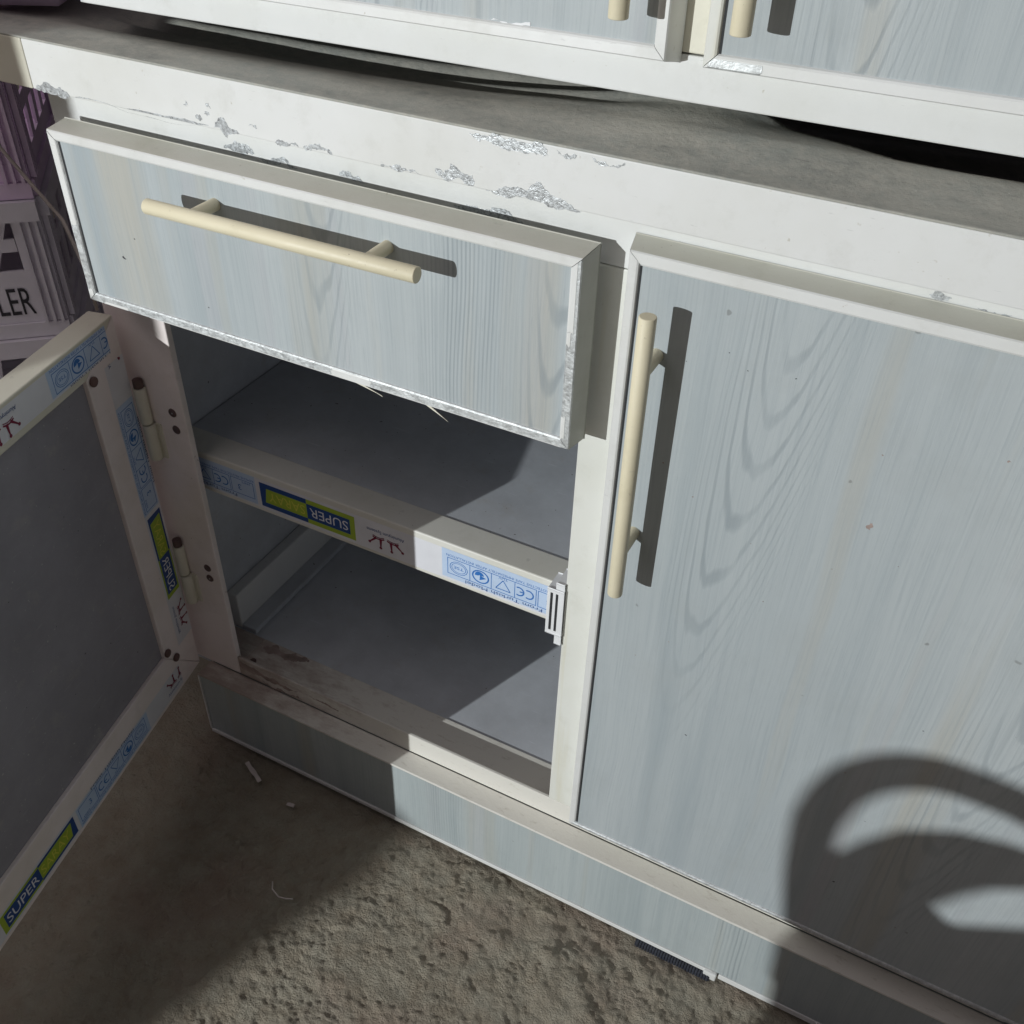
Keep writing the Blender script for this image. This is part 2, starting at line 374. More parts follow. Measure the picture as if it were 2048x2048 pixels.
# ---------------------------------------------------------------- printed protective tape
PERIOD = .363
class Tape:
    """printed tape; (s along reading, t up, layer) -> 3-D through fn(s, t, h)"""
    def __init__(s, fn, lo, hi, half=.019): s.mb = MB(); s.fn = fn; s.lo = lo; s.hi = hi; s.half = half
    def poly(s, pts, mat, lay):
        # clip against lo/hi in s
        for sgn, lim in ((1, s.lo), (-1, s.hi)):
            out = []
            for i in range(len(pts)):
                a, b = pts[i], pts[(i+1) % len(pts)]; da, db = sgn*(a[0]-lim), sgn*(b[0]-lim)
                if da >= 0: out.append(a)
                if (da >= 0) != (db >= 0):
                    q = da/(da-db); out.append((a[0]+(b[0]-a[0])*q, a[1]+(b[1]-a[1])*q))
            pts = out
            if len(pts) < 3: return
        pts = [(a, max(-s.half, min(s.half, b))) for a, b in pts]
        s.mb.add([s.fn(a, b, .00012+.00009*lay) for a, b in pts], [tuple(range(len(pts)))], mat)
    def rect(s, a, b, c, d, mat, lay): s.poly([(a, c), (b, c), (b, d), (a, d)], mat, lay)
    def frame(s, a, b, c, d, wd, mat, lay):
        s.rect(a, b, c, c+wd, mat, lay); s.rect(a, b, d-wd, d, mat, lay); s.rect(a, a+wd, c+wd, d-wd, mat, lay); s.rect(b-wd, b, c+wd, d-wd, mat, lay)
    def text(s, body, a, t, h, width, mat, lay):
        vs, fs, W = text_geo(body); k = width/W
        for f in fs: s.poly([(a+vs[i][0]*k, t+vs[i][1]*h) for i in f], mat, lay)
    def arc(s, cx, cy, r, a0, a1, wd, mat, lay, n=14, sx=1.0):
        for i in range(n):
            p, q = a0+(a1-a0)*i/n, a0+(a1-a0)*(i+1)/n
            s.poly([(cx+sx*(r-wd)*math.cos(p), cy+(r-wd)*math.sin(p)), (cx+sx*r*math.cos(p), cy+r*math.sin(p)),
                    (cx+sx*r*math.cos(q), cy+r*math.sin(q)), (cx+sx*(r-wd)*math.cos(q), cy+(r-wd)*math.sin(q))], mat, lay)
    def disc(s, cx, cy, r, mat, lay, n=10): s.poly([(cx+r*math.cos(2*math.pi*i/n), cy+r*math.sin(2*math.pi*i/n)) for i in range(n)], mat, lay)
    def stroke(s, a, b, wd, mat, lay, wd2=None):
        a, b = Vector(a), Vector(b); n = Vector((-(b-a).y, (b-a).x)).normalized(); wd2 = wd if wd2 is None else wd2
        s.poly([tuple(a-n*wd/2), tuple(b-n*wd2/2), tuple(b+n*wd2/2), tuple(a+n*wd/2)], mat, lay)
    def unit(s, c):
        """one repeat of the print, c = position of the conformity mark"""
        H = s.half
        s.rect(c-.050, c+.087, -H, H*.86, 'p_pale', 1)
        b0, b1 = -.0095, .0112
        s.frame(c-.0153, c+.081, b0, b1, .0007, 'p_blue', 2)
        for d in (.0075, .0327, .0561): s.rect(c+d-.00035, c+d+.00035, b0+.0007, b1-.0007, 'p_blue', 2)
        s.frame(c-.047, c-.0168, b0, b1, .0007, 'p_blue', 2)
        s.text('3', c-.030, -.002, .0075, .0042, 'p_blue', 2); s.text('years', c-.043, -.0075, .0036, .011, 'p_blue', 2)
        s.text('From Turkish Model', c-.022, .0126, .0042, .083, 'p_navy', 2)
        s.text('REMOVE PROTECTIVE TAPE IMMEDIATELY AFTER INSTALLATION', c-.048, -.0138, .0029, .130, 'p_blue', 2)
        # conformity mark
        s.arc(c-.0070, .0008, .0058, math.radians(60), math.radians(300), .0015, 'p_blue', 2)
        s.arc(c+.0030, .0008, .0058, math.radians(60), math.radians(300), .0015, 'p_blue', 2); s.rect(c-.0016, c+.0022, 0, .0014, 'p_blue', 3)
        # triangle with lettering
        x = c+.020
        for a, b in (((x-.0078, .0068), (x+.0078, .0068)), ((x-.0078, .0068), (x, -.0052)), ((x+.0078, .0068), (x, -.0052))): s.stroke(a, b, .0009, 'p_blue', 2)
        s.text('TUV', x-.005, -.0086, .0026, .010, 'p_blue', 2)
        # recycling ring
        x = c+.0444
        s.arc(x, .0008, .0082, 0, 2*math.pi, .0014, 'p_blue', 2, 20, 1.15)
        s.arc(x+.0012, -.0004, .0050, math.radians(-170), math.radians(10), .0042, 'p_blue', 3, 10); s.poly([(x-.006, .001), (x+.001, .0052), (x+.0005, -.001)], 'p_blue', 3)
        # standards mark
        x = c+.0685
        s.arc(x, .0008, .0080, 0, 2*math.pi, .0006, 'p_blue', 2, 20, 1.25); s.arc(x, .0008, .0062, 0, 2*math.pi, .0005, 'p_blue', 2, 18, 1.3)
        s.text('TSE', x-.0055, -.0010, .0036, .011, 'p_blue', 2)
        # crown
        x = c+.152
        for sg in (-1, 1):
            s.stroke((x+sg*.0195, .0085), (x+sg*.011, .0005), .0013, 'p_red', 2, .0028); s.disc(x+sg*.0195, .0085, .0017, 'p_red', 3)
            s.stroke((x+sg*.0065, .0125), (x+sg*.0060, .0005), .0013, 'p_red', 2, .0034); s.disc(x+sg*.0065, .0125, .0017, 'p_red', 3)
            s.arc(x+sg*.0085, -.012, .0145, math.radians(60), math.radians(120), .0016, 'p_red', 3, 8)
            s.arc(x+sg*.0085, -.0145, .0145, math.radians(62), math.radians(118), .0008, 'p_red', 3, 8)
        s.text('Aluminyum Systems', x-.022, -.0095, .0040, .044, 'p_navy', 2)
        # name plate
        a = c+.1886; m = c+.2478; e = c+.3074
        s.rect(a, m, -H*.80, H*.80, 'p_green', 1); s.rect(m, e, -H*.80, H*.80, 'p_navy', 1)
        s.poly([(a+.006, -.0098), (m, -.0098), (m, .0098), (a+.006, .0098)], 'p_navy', 2)
        s.text('SUPER', a+.0085, -.0058, .0118, .047, 'p_white', 3)
        s.poly([(m, -.0095), (e-.0085, -.0095), (e-.0055, .0095), (m, .0095)], 'p_green', 2)
        s.text('SARAY', m+.0025, -.0058, .0118, .046, 'p_yellow', 3)
        s.text('yapi sistemleri', e+.004, .002, .004, .024, 'p_blue', 2) if False else None
    def build(s, name, parent, off, first):
        n = 40
        for i in range(n):
            a = s.lo+(s.hi-s.lo)*i/n; b = s.lo+(s.hi-s.lo)*(i+1)/n
            s.mb.add([s.fn(a, -s.half, 0.0001), s.fn(b, -s.half, 0.0001), s.fn(b, s.half, 0.0001), s.fn(a, s.half, 0.0001)], [(0, 1, 2, 3)], 'tape')
        c = first
        while c-.06 < s.hi: s.unit(c); c += PERIOD
        return s.mb.build(name, parent, off, fix=False)

# ================================================================ STRUCTURE: floor
def floor():
    def axis(fine0, fine1, st, far):
        a = []; x = fine0
        while x < fine1: a.append(x); x += st
        a.append(fine1); g = st
        lo, hi = fine0, fine1
        while hi < far: g *= 1.6; hi += g; a.append(hi)
        g = st
        while lo > -far: g *= 1.6; lo -= g; a.insert(0, lo)
        return a
    xs = axis(-.56, .42, .0018, 14); ys = axis(-.50, .00, .0018, 14)
    vs = []; N = noise
    for y in ys:
        for x in xs:
            z = 0.0
            if -1 < x < 1 and -1 < y < .6:
                P_ = Vector((x, y, 0))
                lump = .55+.45*N.noise(P_*4+Vector((3, 9, 1)))
                z += .0042*N.fractal(P_*14, 1.0, 2.1, 4)*lump
                z += .0030*N.fractal(P_*58+Vector((7, 1, 0)), .6, 2.1, 4)*lump
                q = N.turbulence(P_*38+Vector((1, 5, 2)), 4, True)
                z += .0048*(q-.45)*lump
                vd = N.voronoi(P_*46+Vector((N.noise(P_*40), N.noise(P_*40+Vector((9, 0, 0))), 0))*.9)[0]
                cm = min(1, max(0, N.noise(P_*9+Vector((2, 2, 7)))*2.2+.45))
                z += .0046*(min(1, (vd[1]-vd[0])*2.6)-.55)*cm*(.45+N.noise(P_*31+Vector((5, 5, 5))))
                vd = N.voronoi(P_*120+Vector((N.noise(P_*90), N.noise(P_*90+Vector((9, 0, 0))), 0)))[0]
                z += .0017*(min(1, (vd[1]-vd[0])*2.5)-.5)*min(1, max(0, N.noise(P_*17+Vector((4, 1, 7)))*2+.5))
                w2 = P_+Vector((N.noise(P_*90), N.noise(P_*90+Vector((4, 4, 0))), 0))*.006
                r = N.noise(w2*95+Vector((8, 2, 2)))
                z -= .0060*max(0, r-.32)*(.3+lump)
                r = N.noise(w2*62+Vector((3, 8, 5)))
                z += .0060*max(0, r-.34)*(.3+lump)
                # lumps of spilt mortar near the plinth
                for cx_, cy_, rr, hh in ((.085, -.100, .040, .0070), (.02, -.13, .05, .004), (.16, -.070, .032, .0055), (-.06, -.06, .035, .004), (.125, -.130, .028, .005), (.045, -.075, .022, .005), (-.02, -.09, .02, .004), (.19, -.10, .03, .005)):
                    d = math.hypot(x-cx_, y-cy_)/rr
                    if d < 1.6: z += hh*max(0, 1-d*d/1.6)*(.7+.6*N.noise(P_*45))
                k = min(1, max(0, (.03-abs(y+.012))/.03)); z = z*(1-.75*k)-.0035*k
                k2 = min(1, max(0, (y-.0)/.05)); z = z*(1-k2)-.008*k2
            vs.append((x, y, z-.004))
    nx = len(xs)
    fs = [(j*nx+i, j*nx+i+1, (j+1)*nx+i+1, (j+1)*nx+i) for j in range(len(ys)-1) for i in range(nx-1)]
    mb = MB(); mb.add(vs, fs, 'floor', True); o = mb.build('concrete_floor', fix=False); o['kind'] = 'structure'
floor()

# ================================================================ BASE CABINET
P = (0.0, 0.0, 0.0)
XL, XR, YB = -.503, .535, .50            # outer sides, back
base = empty('base_cabinet', P, 'grey-white kitchen base cabinet with one door open and a drawer ajar', 'cabinet')
# face frame
MB().box(-.5030, -.4245, 0, .0075, .116, .766, 'grimy', .0012).build('stile', base)
MB().box(.0000, .0600, 0, .05, .1468, .766, 'white_stile', .0010).build('stile', base)
MB().box(.475, XR, 0, .05, .1468, .766, 'white', .0010).build('stile', base)
MB().box(XL, XR, 0, .05, .7665, .8120, 'white', .0010).build('top_rail', base)
br = MB(); br.box(-.4778, -.4244, .0080, .0515, .1160, .1310, 'sill', .0008); br.box(-.4242, .4748, .0042, .0515, .1160, .1310, 'sill', .0008); br.box(-.4242, .4748, .0003, .0040, .1160, .1463, 'sill', .0008)
br.build('bottom_rail', base)
# carcass boards
MB().box(XL, -.478, .0080, YB, .1, .81, 'inner').build('side_panel', base)
MB().box(.012, .030, .0505, YB, .1, .765, 'inner').build('divider_panel', base)
MB().box(XR-.018, XR, .0505, YB, .1, .81, 'inner').build('side_panel', base)
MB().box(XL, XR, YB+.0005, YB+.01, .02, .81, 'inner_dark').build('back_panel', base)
MB().box(-.4775, .0115, .0522, YB-.001, .115, .1295, 'inner').build('bottom_panel', base)
sb = MB(); sb.box(-.4778, -.462, .0535, YB-.004, .1298, .187, 'white', .002); sb.box(-.462, -.440, .0535, YB-.004, .1298, .137, 'inner', .001)
sb.build('runner_profile', base)
# shelf: tube profile with a board behind it
sh = MB().box(-.476, -.0005, .0545, YB-.002, .428, .4385, 'inner').build('shelf', base)
MB().box(-.477, -.0004, .020, .054, .3885, .4396, 'ledge', .0014).build('shelf_profile', sh)
Tape(lambda s, t, h: (-s, .020-h, .4125-t), .0012, .474, .0195).build('printed_tape', sh, P, .052)
# catch on the stile
ct = MB(); ct.box(-.0006, -.0145, -.004, .018, .400, .4545, 'plastic', .0012); ct.box(-.0006, -.0055, -.003, .016, .388, .3995, 'plastic', .001)
ct.box(-.0006, -.007, -.003, .018, .455, .4625, 'plastic', .001)
co = ct.build('door_catch', base)
MB().box(-.0125, -.0102, -.00435, -.0030, .4045, .4505, 'black').build('slot', co); MB().box(-.0072, -.0050, -.00435, -.0030, .4045, .4505, 'black').build('slot', co)
# worktop edge band, two lengths butted
bd = MB().box(-.4802, .56, -.030, .0, .8123, .8500, 'white', .0009).build('worktop_edge', base)
MB().box(-.61, -.4806, -.0302, .0, .8121, .8502, 'cream', .0012).build('worktop_edge', base)
MB().box(-.61, .56, .0005, YB, .800, .8120+.004, 'inner_dark').build('worktop_board', base)
# flaked paint on the edge band and rail (bare metal showing)
flakes = [([(-.0804, .8472), (-.0579, .8497), (-.0402, .8484), (-.0251, .8474), (-.0242, .8435), (-.0347, .8432), (-.0614, .843), (-.0723, .8432)], .30),
          ([(-.018, .8476), (-.004, .8472), (-.006, .8448), (-.015, .8452)], .45), ([(.006, .848), (.028, .848), (.022, .8458), (.012, .8465)], .45),
          ([(-.0680, .8127), (-.055, .8172), (-.038, .8180), (-.0310, .8255), (-.0245, .8215), (-.010, .8168), (.002, .8127), (-.03, .8127)], .22),
          ([(-.1065, .8195), (-.100, .8180), (-.0945, .8250), (-.0891, .8225), (-.0778, .8205), (-.0778, .8130), (-.0995, .8130)], .26),
          ([(-.150, .8135), (-.138, .816), (-.122, .8145), (-.117, .8130), (-.14, .8130)], .35),
          ([(-.215, .8135), (-.205, .818), (-.196, .8165), (-.190, .8131), (-.208, .8129)], .35), ([(-.24, .8131), (-.222, .8160), (-.219, .8131)], .35),
          ([(-.296, .8135), (-.290, .8215), (-.285, .8225), (-.281, .8160), (-.274, .8150), (-.272, .8130)], .30),
          ([(-.312, .8180), (-.308, .8210), (-.306, .8175)], .4), ([(-.322, .826), (-.319, .829), (-.318, .826)], .4), ([(-.300, .828), (-.297, .831), (-.296, .827)], .4),
          ([(-.303, .8225), (-.300, .8245), (-.298, .8222)], .4), ([(-.262, .8205), (-.257, .8222), (-.255, .820)], .4),
          ([(-.478, .8131), (-.474, .8165), (-.452, .8170), (-.449, .8185), (-.445, .816), (-.440, .8131)], .25),
          ([(-.435, .8130), (-.43, .8143), (-.36, .8145), (-.33, .8150), (-.30, .8143), (-.31, .8130)], .05),
          ([(.336, .842), (.350, .843), (.348, .837), (.34, .838)], .4), ([(.30, .8165), (.315, .8175), (.314, .815), (.302, .815)], .35)]
for i, (pts, am) in enumerate(flakes):
    fk = MB(); patch(fk, pts, 'foil', -.0300, .00022, am*.75, 4, 11+i); fk.build('bare_metal_patch', bd)
for i, pts in enumerate([[(-.317, .786), (-.305, .794), (-.292, .7925), (-.286, .787), (-.30, .784)], [(-.283, .786), (-.262, .7885), (-.245, .783), (-.27, .782)],
                         [(-.208, .786), (-.20, .7905), (-.192, .788), (-.186, .783)], [(-.11, .7835), (-.085, .7850), (-.06, .7838), (-.05, .782), (-.09, .7815)],
                         [(.215, .7965), (.228, .797), (.226, .7945), (.217, .795)], [(.243, .795), (.262, .795), (.258, .7925), (.247, .7935)]]):
    fr = MB(); patch(fr, pts, 'foil', 0.0, .00022, .22, 4, 50+i); fr.build('bare_metal_patch', base)
# plinth
Y0 = -.0249
pl = MB().box(-.4695, .50, Y0+.0012, .03, .0105, .1120, 'wood_plinth').build('plinth', base)
MB().box(-.4712, .505, Y0, -.0002, .1124, .1156, 'sill', .0007).build('top_strip', pl)
pb = MB().box(-.4712, .215, Y0-.0004, .03, .0037, .0098, 'white', .0008); pb.box(.206, .2205, Y0-.003, .03, -.003, .0095, 'white', .0015); pb.box(.222, .505, Y0+.0002, .03, .001, .0098, 'white', .0008); pb.build('bottom_strip', pl)
MB().box(-.4722, -.4698, Y0-.0006, .03, .0100, .1122, 'white', .0005).build('edge_strip', pl)
rb = MB(); x = .130
while x < .212: rb.box(x, x+.0022, Y0-.0050, Y0+.004, -.0055, .0035, 'rubber', .0005); x += .0031
rb.box(.128, .214, Y0-.0036, Y0+.004, -.006, .0020, 'rubber'); rb.build('rubber_seal', pl)
# grime caked in the corner of the opening
gm = MB()
for i, (pts, am) in enumerate([([(-.423, .1305), (-.421, .141), (-.405, .138), (-.385, .133), (-.36, .131), (-.335, .1315), (-.345, .128), (-.372, .126), (-.395, .1285), (-.41, .127)], .18),
                               ([(-.318, .1340), (-.296, .1335), (-.275, .1305), (-.288, .1300), (-.305, .132)], .2), ([(-.39, .122), (-.36, .1215), (-.33, .1195), (-.35, .1185), (-.38, .120)], .3)]):
    patch(gm, pts, 'mud', 0.0003, .00025, am, 4, 80+i)
for i, pts in enumerate([[(-.418, .040), (-.405, .050), (-.375, .0505), (-.352, .046), (-.365, .041), (-.385, .036), (-.41, .033)]]):
    patch(gm, pts, 'mud', 0, .0002, .25, 4, 90+i, mapf=lambda a, b, h: (a, b, .1310+h))
gm.build('grime', base)['kind'] = 'stuff'
# screws on the hinge stile
for (sx, sz, tip) in ((-.4400, .4985, 1), (-.4398, .4780, 0), (-.4402, .2870, 0), (-.4398, .2715, 1)):
    m = MB(); m.tube((sx, -.0012, sz), (sx, .002, sz), .0050, 'screw', 16, True, .0010)
    if tip: m.tube((sx+.0004, -.0014, sz), (sx+.0004, -.0005, sz), .0009, 'screwhead', 8)
    m.build('screw', base)
MB().tube((-.4135, .014, .1308), (-.4135, .014, .1322), .0042, 'screw', 12).build('screw', base)

def handle(mb, a, b, y, mat='handle', so=.029, r=.0060, inset=None):
    """bar handle between a and b (x,z pairs) standing off the plane y"""
    (ax, az), (bx, bz) = a, b; L = math.hypot(bx-ax, bz-az); i = (L-.158)/2 if inset is None else inset
    mb.tube((ax, y-so, az), (bx, y-so, bz), r, mat, 28, True, .0007)
    for t in (i/L, 1-i/L):
        px, pz = ax+(bx-ax)*t, az+(bz-az)*t
        mb.tube((px, y+.0005, pz), (px, y-so, pz), .0050, mat, 20)
    return mb

# ---------------------------------------------------------------- drawer
YF, YBK = -.0360, -.0125
DR = (-.4713, .0072, .6318, .7838)
dw = MB(); dw.box(DR[0]+.0080, DR[1]-.0080, YF+.0022, YBK, DR[2]+.0080, DR[3]-.0080, 'wood'); 
drawer = dw.build('drawer', base); drawer['label'] = 'drawer front pulled slightly out, worn metal edges'
MB().box(DR[0]+.0088, DR[0]+.0106, YF+.0019, YF+.004, DR[2]+.0088, DR[3]-.0088, 'black').build('gap_strip', drawer)  # black strip stands in for the shaded gap between frame and panel
db = MB(); db.box(-.418, -.406, YBK, .40, .645, .755, 'inner'); db.box(-.020, -.008, YBK, .40, .645, .755, 'inner'); db.box(-.4055, -.0205, YBK, .40, .645, .652, 'inner'); db.box(-.4055, -.0205, .388, .40, .6525, .755, 'inner')
db.build('drawer_box', drawer)
pf = profile(YF, YBK, .0088, .0030)
strip(MB(), 'top', DR, pf, 'white', flank='dimmed').build('frame_strip', drawer)
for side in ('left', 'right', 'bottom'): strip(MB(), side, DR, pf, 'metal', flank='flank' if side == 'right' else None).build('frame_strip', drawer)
def proud(yf, wd, a, b, k=.00028):
    """thin skin of paint left on a strip, between insets a and b"""
    base_p = [(0, yf+.0010), (.0008, yf), (wd-.0020, yf+.0003), (wd-.0008, yf+.0010), (wd, yf+.0026)]
    o = [a+(b-a)*i/6 for i in range(7)]
    def yy(q):
        for (o0, y0), (o1, y1) in zip(base_p, base_p[1:]):
            if o0 <= q <= o1: return y0+(y1-y0)*(q-o0)/(o1-o0)
        return base_p[-1][1]
    return [(q, yy(q)-k) for q in o]+[(q, yy(q)+.0003) for q in reversed(o)]
pt_ = MB()
strip(pt_, 'left', DR, proud(YF, .0088, .0003, .0085), 'white', lo=.7045)
strip(pt_, 'left', DR, proud(YF, .0088, .0004, .006), 'white', hi=.6435)
strip(pt_, 'right', DR, proud(YF, .0088, .0030, .0086), 'white', lo=.7290)
strip(pt_, 'right', DR, proud(YF, .0088, .0046, .0086), 'white', lo=.718, hi=.7285)
strip(pt_, 'right', DR, proud(YF, .0088, .0044, .0086), 'white', lo=.6405, hi=.6590)
strip(pt_, 'bottom', DR, proud(YF, .0088, .0003, .0030), 'white', lo=-.453, hi=-.425)
strip(pt_, 'bottom', DR, proud(YF, .0088, .0012, .0075), 'white', lo=-.205, hi=-.168)
strip(pt_, 'bottom', DR, proud(YF, .0088, .0000, .0012), 'white', lo=-.40, hi=0.0)
pt_.build('paint_remains', drawer)['kind'] = 'stuff'
hd = handle(MB(), (-.3460, .7548), (-.1025, .7570), YF+.0022); hd.build('handle', drawer)
sl = MB(); s2 = MB()                                       # peeled slivers hanging from the lower edge
sl.add([(-.190, YF+.002, .6320), (-.176, YF+.001, .6320), (-.1560, YF-.001, .6276), (-.157, YF-.001, .6286)], [(0, 1, 2, 3)], 'cream')
s2.add([(-.119, YF+.002, .6320), (-.112, YF+.001, .6320), (-.0945, YF-.002, .6245), (-.096, YF-.002, .6258)], [(0, 1, 2, 3)], 'cream')
for q in (sl, s2): md = q.build('peeled_sliver', drawer).modifiers.new('t', 'SOLIDIFY'); md.thickness = .0007
nick = MB()
for i, (x, z, r) in enumerate(((-.4175, .6845, .0022), (-.40, .705, .001), (-.33, .66, .0008))):
    patch(nick, [(x-r, z), (x-r*.2, z+r*.6), (x+r, z-r*.5), (x, z-r*.7)], 'ink', YF+.0022, .0001, .3, 2, 130+i)
nick.build('nicks', drawer)['kind'] = 'stuff'

# ---------------------------------------------------------------- right door (closed)
YD, YDB = -.0202, -.0008
RD = (.0327, .511, .1490, .7900)
rd = MB().box(RD[0]+.0068, RD[1]-.0068, YD+.0026, YDB, RD[2]+.0046, RD[3]-.0088, 'wood_door').build('door', base)
rd['label'] = 'closed door with vertical ivory bar handle'
prd = profile(YD, YDB, .0078)
for side in ('left', 'right'): strip(MB(), side, RD, prd, 'white').build('frame_strip', rd)
strip(MB(), 'top', RD, profile(YD, YDB, .0100), 'white', flank='dimmed').build('frame_strip', rd)
strip(MB(), 'bottom', RD, profile(YD+.0006, YDB, .0050), 'metal').build('frame_strip', rd)
MB().box(RD[0]+.0078, RD[0]+.0092, YD+.0023, YD+.005, RD[2]+.006, RD[3]-.0100, 'black').build('gap_strip', rd)  # dark gap beside the left strip, drawn as a black bar
handle(MB(), (.0603, .5184), (.0592, .7615), YD+.0026).build('handle', rd)
nk = MB()
rr = random.Random(5)
for i in range(26):
    x, z, r = rr.uniform(.07, .36), rr.uniform(.2, .75), rr.choice((.0005, .0006, .0008, .0012))
    patch(nk, [(x-r, z), (x, z+r*.8), (x+r, z), (x, z-r*.8)], rr.choice(('ink', 'mud', 'metal')), YD+.0026, .0001, .3, 2, 200+i)
patch(nk, [(.2225, .6335), (.2245, .6365), (.2265, .6350), (.2255, .6310), (.2235, .6310)], 'mud', YD+.0026, .0001, .35, 3, 260)
nk.build('nicks', rd)['kind'] = 'stuff'

# ---------------------------------------------------------------- open door (hinged at the left stile)
ang = math.atan2(-.977, .215)
W_, T_, Z0, Z1 = .492, .026, .1195, .6030
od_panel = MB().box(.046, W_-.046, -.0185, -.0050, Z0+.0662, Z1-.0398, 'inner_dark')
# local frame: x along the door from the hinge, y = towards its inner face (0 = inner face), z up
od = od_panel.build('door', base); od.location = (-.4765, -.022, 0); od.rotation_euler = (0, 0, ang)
od['label'] = 'left door standing open, printed tape still on its inner frame'
def drail(name, x0, x1, z0, z1, side):
    pr = MB().box(x0, x1, -T_, 0, z0, z1, 'cream' if side == 'top' else 'grimy', .0014).build(name, od); return pr
def mitre(pts, mat, name):
    n = len(pts); vs = [(a, 0, b) for a, b in pts]+[(a, -T_, b) for a, b in pts]
    m = MB(); m.add(vs, [tuple(range(n)), tuple(range(2*n-1, n-1, -1))]+[(i, (i+1) % n, n+(i+1) % n, n+i) for i in range(n)], mat)
    o = m.build(name, od); q = o.modifiers.new('b', 'BEVEL'); q.width = .0012; q.segments = 2; q.limit_method = 'ANGLE'; return o
fw = .0465
mitre([(-.012, Z0+.0003), (-.012, Z1-.0003), (fw, Z1-.0398), (fw, Z0+.0662)], 'grimy', 'frame_stile')
mitre([(-.0117, Z1), (W_-.0003, Z1), (W_-fw, Z1-.0395), (fw, Z1-.0395)], 'cream', 'frame_rail')
mitre([(-.0117, Z0), (W_-.0003, Z0), (W_-fw, Z0+.0660), (fw, Z0+.0660)], 'grimy', 'frame_rail')
mitre([(W_, Z0+.0003), (W_, Z1-.0003), (W_-fw, Z1-.0398), (W_-fw, Z0+.0662)], 'grimy', 'frame_stile')
inner_sign = 1
# which local-y side faces the cabinet interior: the door's inner face must look to +x (right); local +y after rotation = (0.977,0.215)
Tape(lambda s, t, h: (s, h, Z1-.0180-t), .004, .486, .0145).build('printed_tape', od, P, .0072)
Tape(lambda s, t, h: (.0035-t, h, s), Z0+.060, Z1-.042, .0152).build('printed_tape', od, P, .4267-PERIOD)
Tape(lambda s, t, h: (.4-s, h, Z0+.0215+t), -.086, .372, .0160).build('printed_tape', od, P, .4-.189-PERIOD)
for (hx, hz) in ((.0395, Z1-.0440), (.0425, Z0+.0720), (.030, Z0+.052)):
    MB().tube((hx, .0001, hz), (hx, .0035, hz), .0052, 'bumper', 16, True, .0012).build('bumper', od)
bl = MB()
for i, (x, z, r, m) in enumerate(((.0125, .4985, .0060, 'ink'), (-.000+.006, .515, .005, 'metal'), (.013, .130, .004, 'metal'))):
    patch(bl, [(x-r*.5, z-r*1.8), (x-r*.7, z+r*1.2), (x, z+r*2.1), (x+r*.6, z+r*.6), (x+r*.5, z-r*1.4)], m, 0, .0008, .3, 3, 300+i, mapf=lambda a, b, h: (a, h, b))
bl.build('scuffs', od)['kind'] = 'stuff'
handle(MB(), (W_-.03, .33), (W_-.03, .578), 0).build('handle', od).scale = (1, 1, 1)
od.children[-1].location = (0, -T_, 0)
# hinges: knuckle barrels and leaves between door and stile
for zc in (.477, .267):
    hb = MB()
    hb.tube((-.4735, -.0055, zc+.002), (-.4735, -.0055, zc+.044), .0064, 'cream', 18, True, .0008)
    hb.tube((-.4715, -.0055, zc-.042), (-.4715, -.0055, zc+.001), .0070, 'cream', 18, True, .0008)
    hb.box(-.4715, -.4600, -.0016, .0004, zc-.042, zc+.001, 'cream', .0004)
    ho = hb.build('hinge', base)
    m = MB(); m.tube((-.4735, -.0055, zc+.0445), (-.4735, -.0055, zc+.053), .0050, 'screw', 12); m.build('hinge_pin', ho)

# ================================================================ GREY SHEET ON THE WORKTOP
def sheet():
    xs = [-.605+.005*i for i in range(232)]; ys = [-.0298]+[-.028+.0022*i for i in range(110)]
    ed = [(.02, .30), (.045, .135), (.0566, .1067), (.1086, .0675), (.1763, .0440), (.2459, .0460), (.6, .05)]
    def edge(x):
        if x < ed[0][0]: return 9
        for (a, b), (c, d) in zip(ed, ed[1:]):
            if a <= x <= c:
                t = (x-a)/(c-a); return b+(d-b)*t
        return .05
    ss = lambda a, b, t: (lambda q: q*q*(3-2*q))(min(1, max(0, (t-a)/(b-a))))
    vs = []
    for y in ys:
        for x in xs:
            P_ = Vector((x, y, 0))
            z = .8512+.0006*noise.fractal(P_*14, 1, 2, 3)*ss(-.03, -.01, y)
            lip = .043+.004*noise.noise(Vector((x*6, 2, 0)))-.010*ss(-.30, -.48, x)
            drop = ss(lip-.004, lip+.020, y)*(1-ss(-.03, .06, x)*.75)*(1-ss(-.46, -.52, x))
            z -= .0065*drop
            # folds in the dip
            fold = math.sin((y-.055-.09*(x+.25)*(x+.25))*150+1.5*noise.noise(P_*5))
            z += .0036*fold*drop*ss(.045, .075, y)
            z += .009*math.exp(-((x-.025)/.05)**2)*ss(.03, .09, y)
            z += .004*math.exp(-((x+.02)/.09)**2-((y-.06)/.02)**2)
            z += .0075*ss(-.15, .12, x)*ss(-.03, .03, y)*min(1, (y+.03)/.06)-.0065*ss(.02, -.35, x)*ss(.000, .055, y)
            e = edge(x)-.007; z -= .034*ss(e-.006, e+.010, y)
            vs.append((x, y, z))
    nx = len(xs)
    fs = [(j*nx+i, j*nx+i+1, (j+1)*nx+i+1, (j+1)*nx+i) for j in range(len(ys)-1) for i in range(nx-1)]
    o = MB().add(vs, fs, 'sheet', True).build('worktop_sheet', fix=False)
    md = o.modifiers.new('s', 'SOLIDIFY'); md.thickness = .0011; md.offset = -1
    tag(o, 'dust-covered grey buckled sheet lying on the base cabinet under the upper cabinet', 'sheet')
sheet()

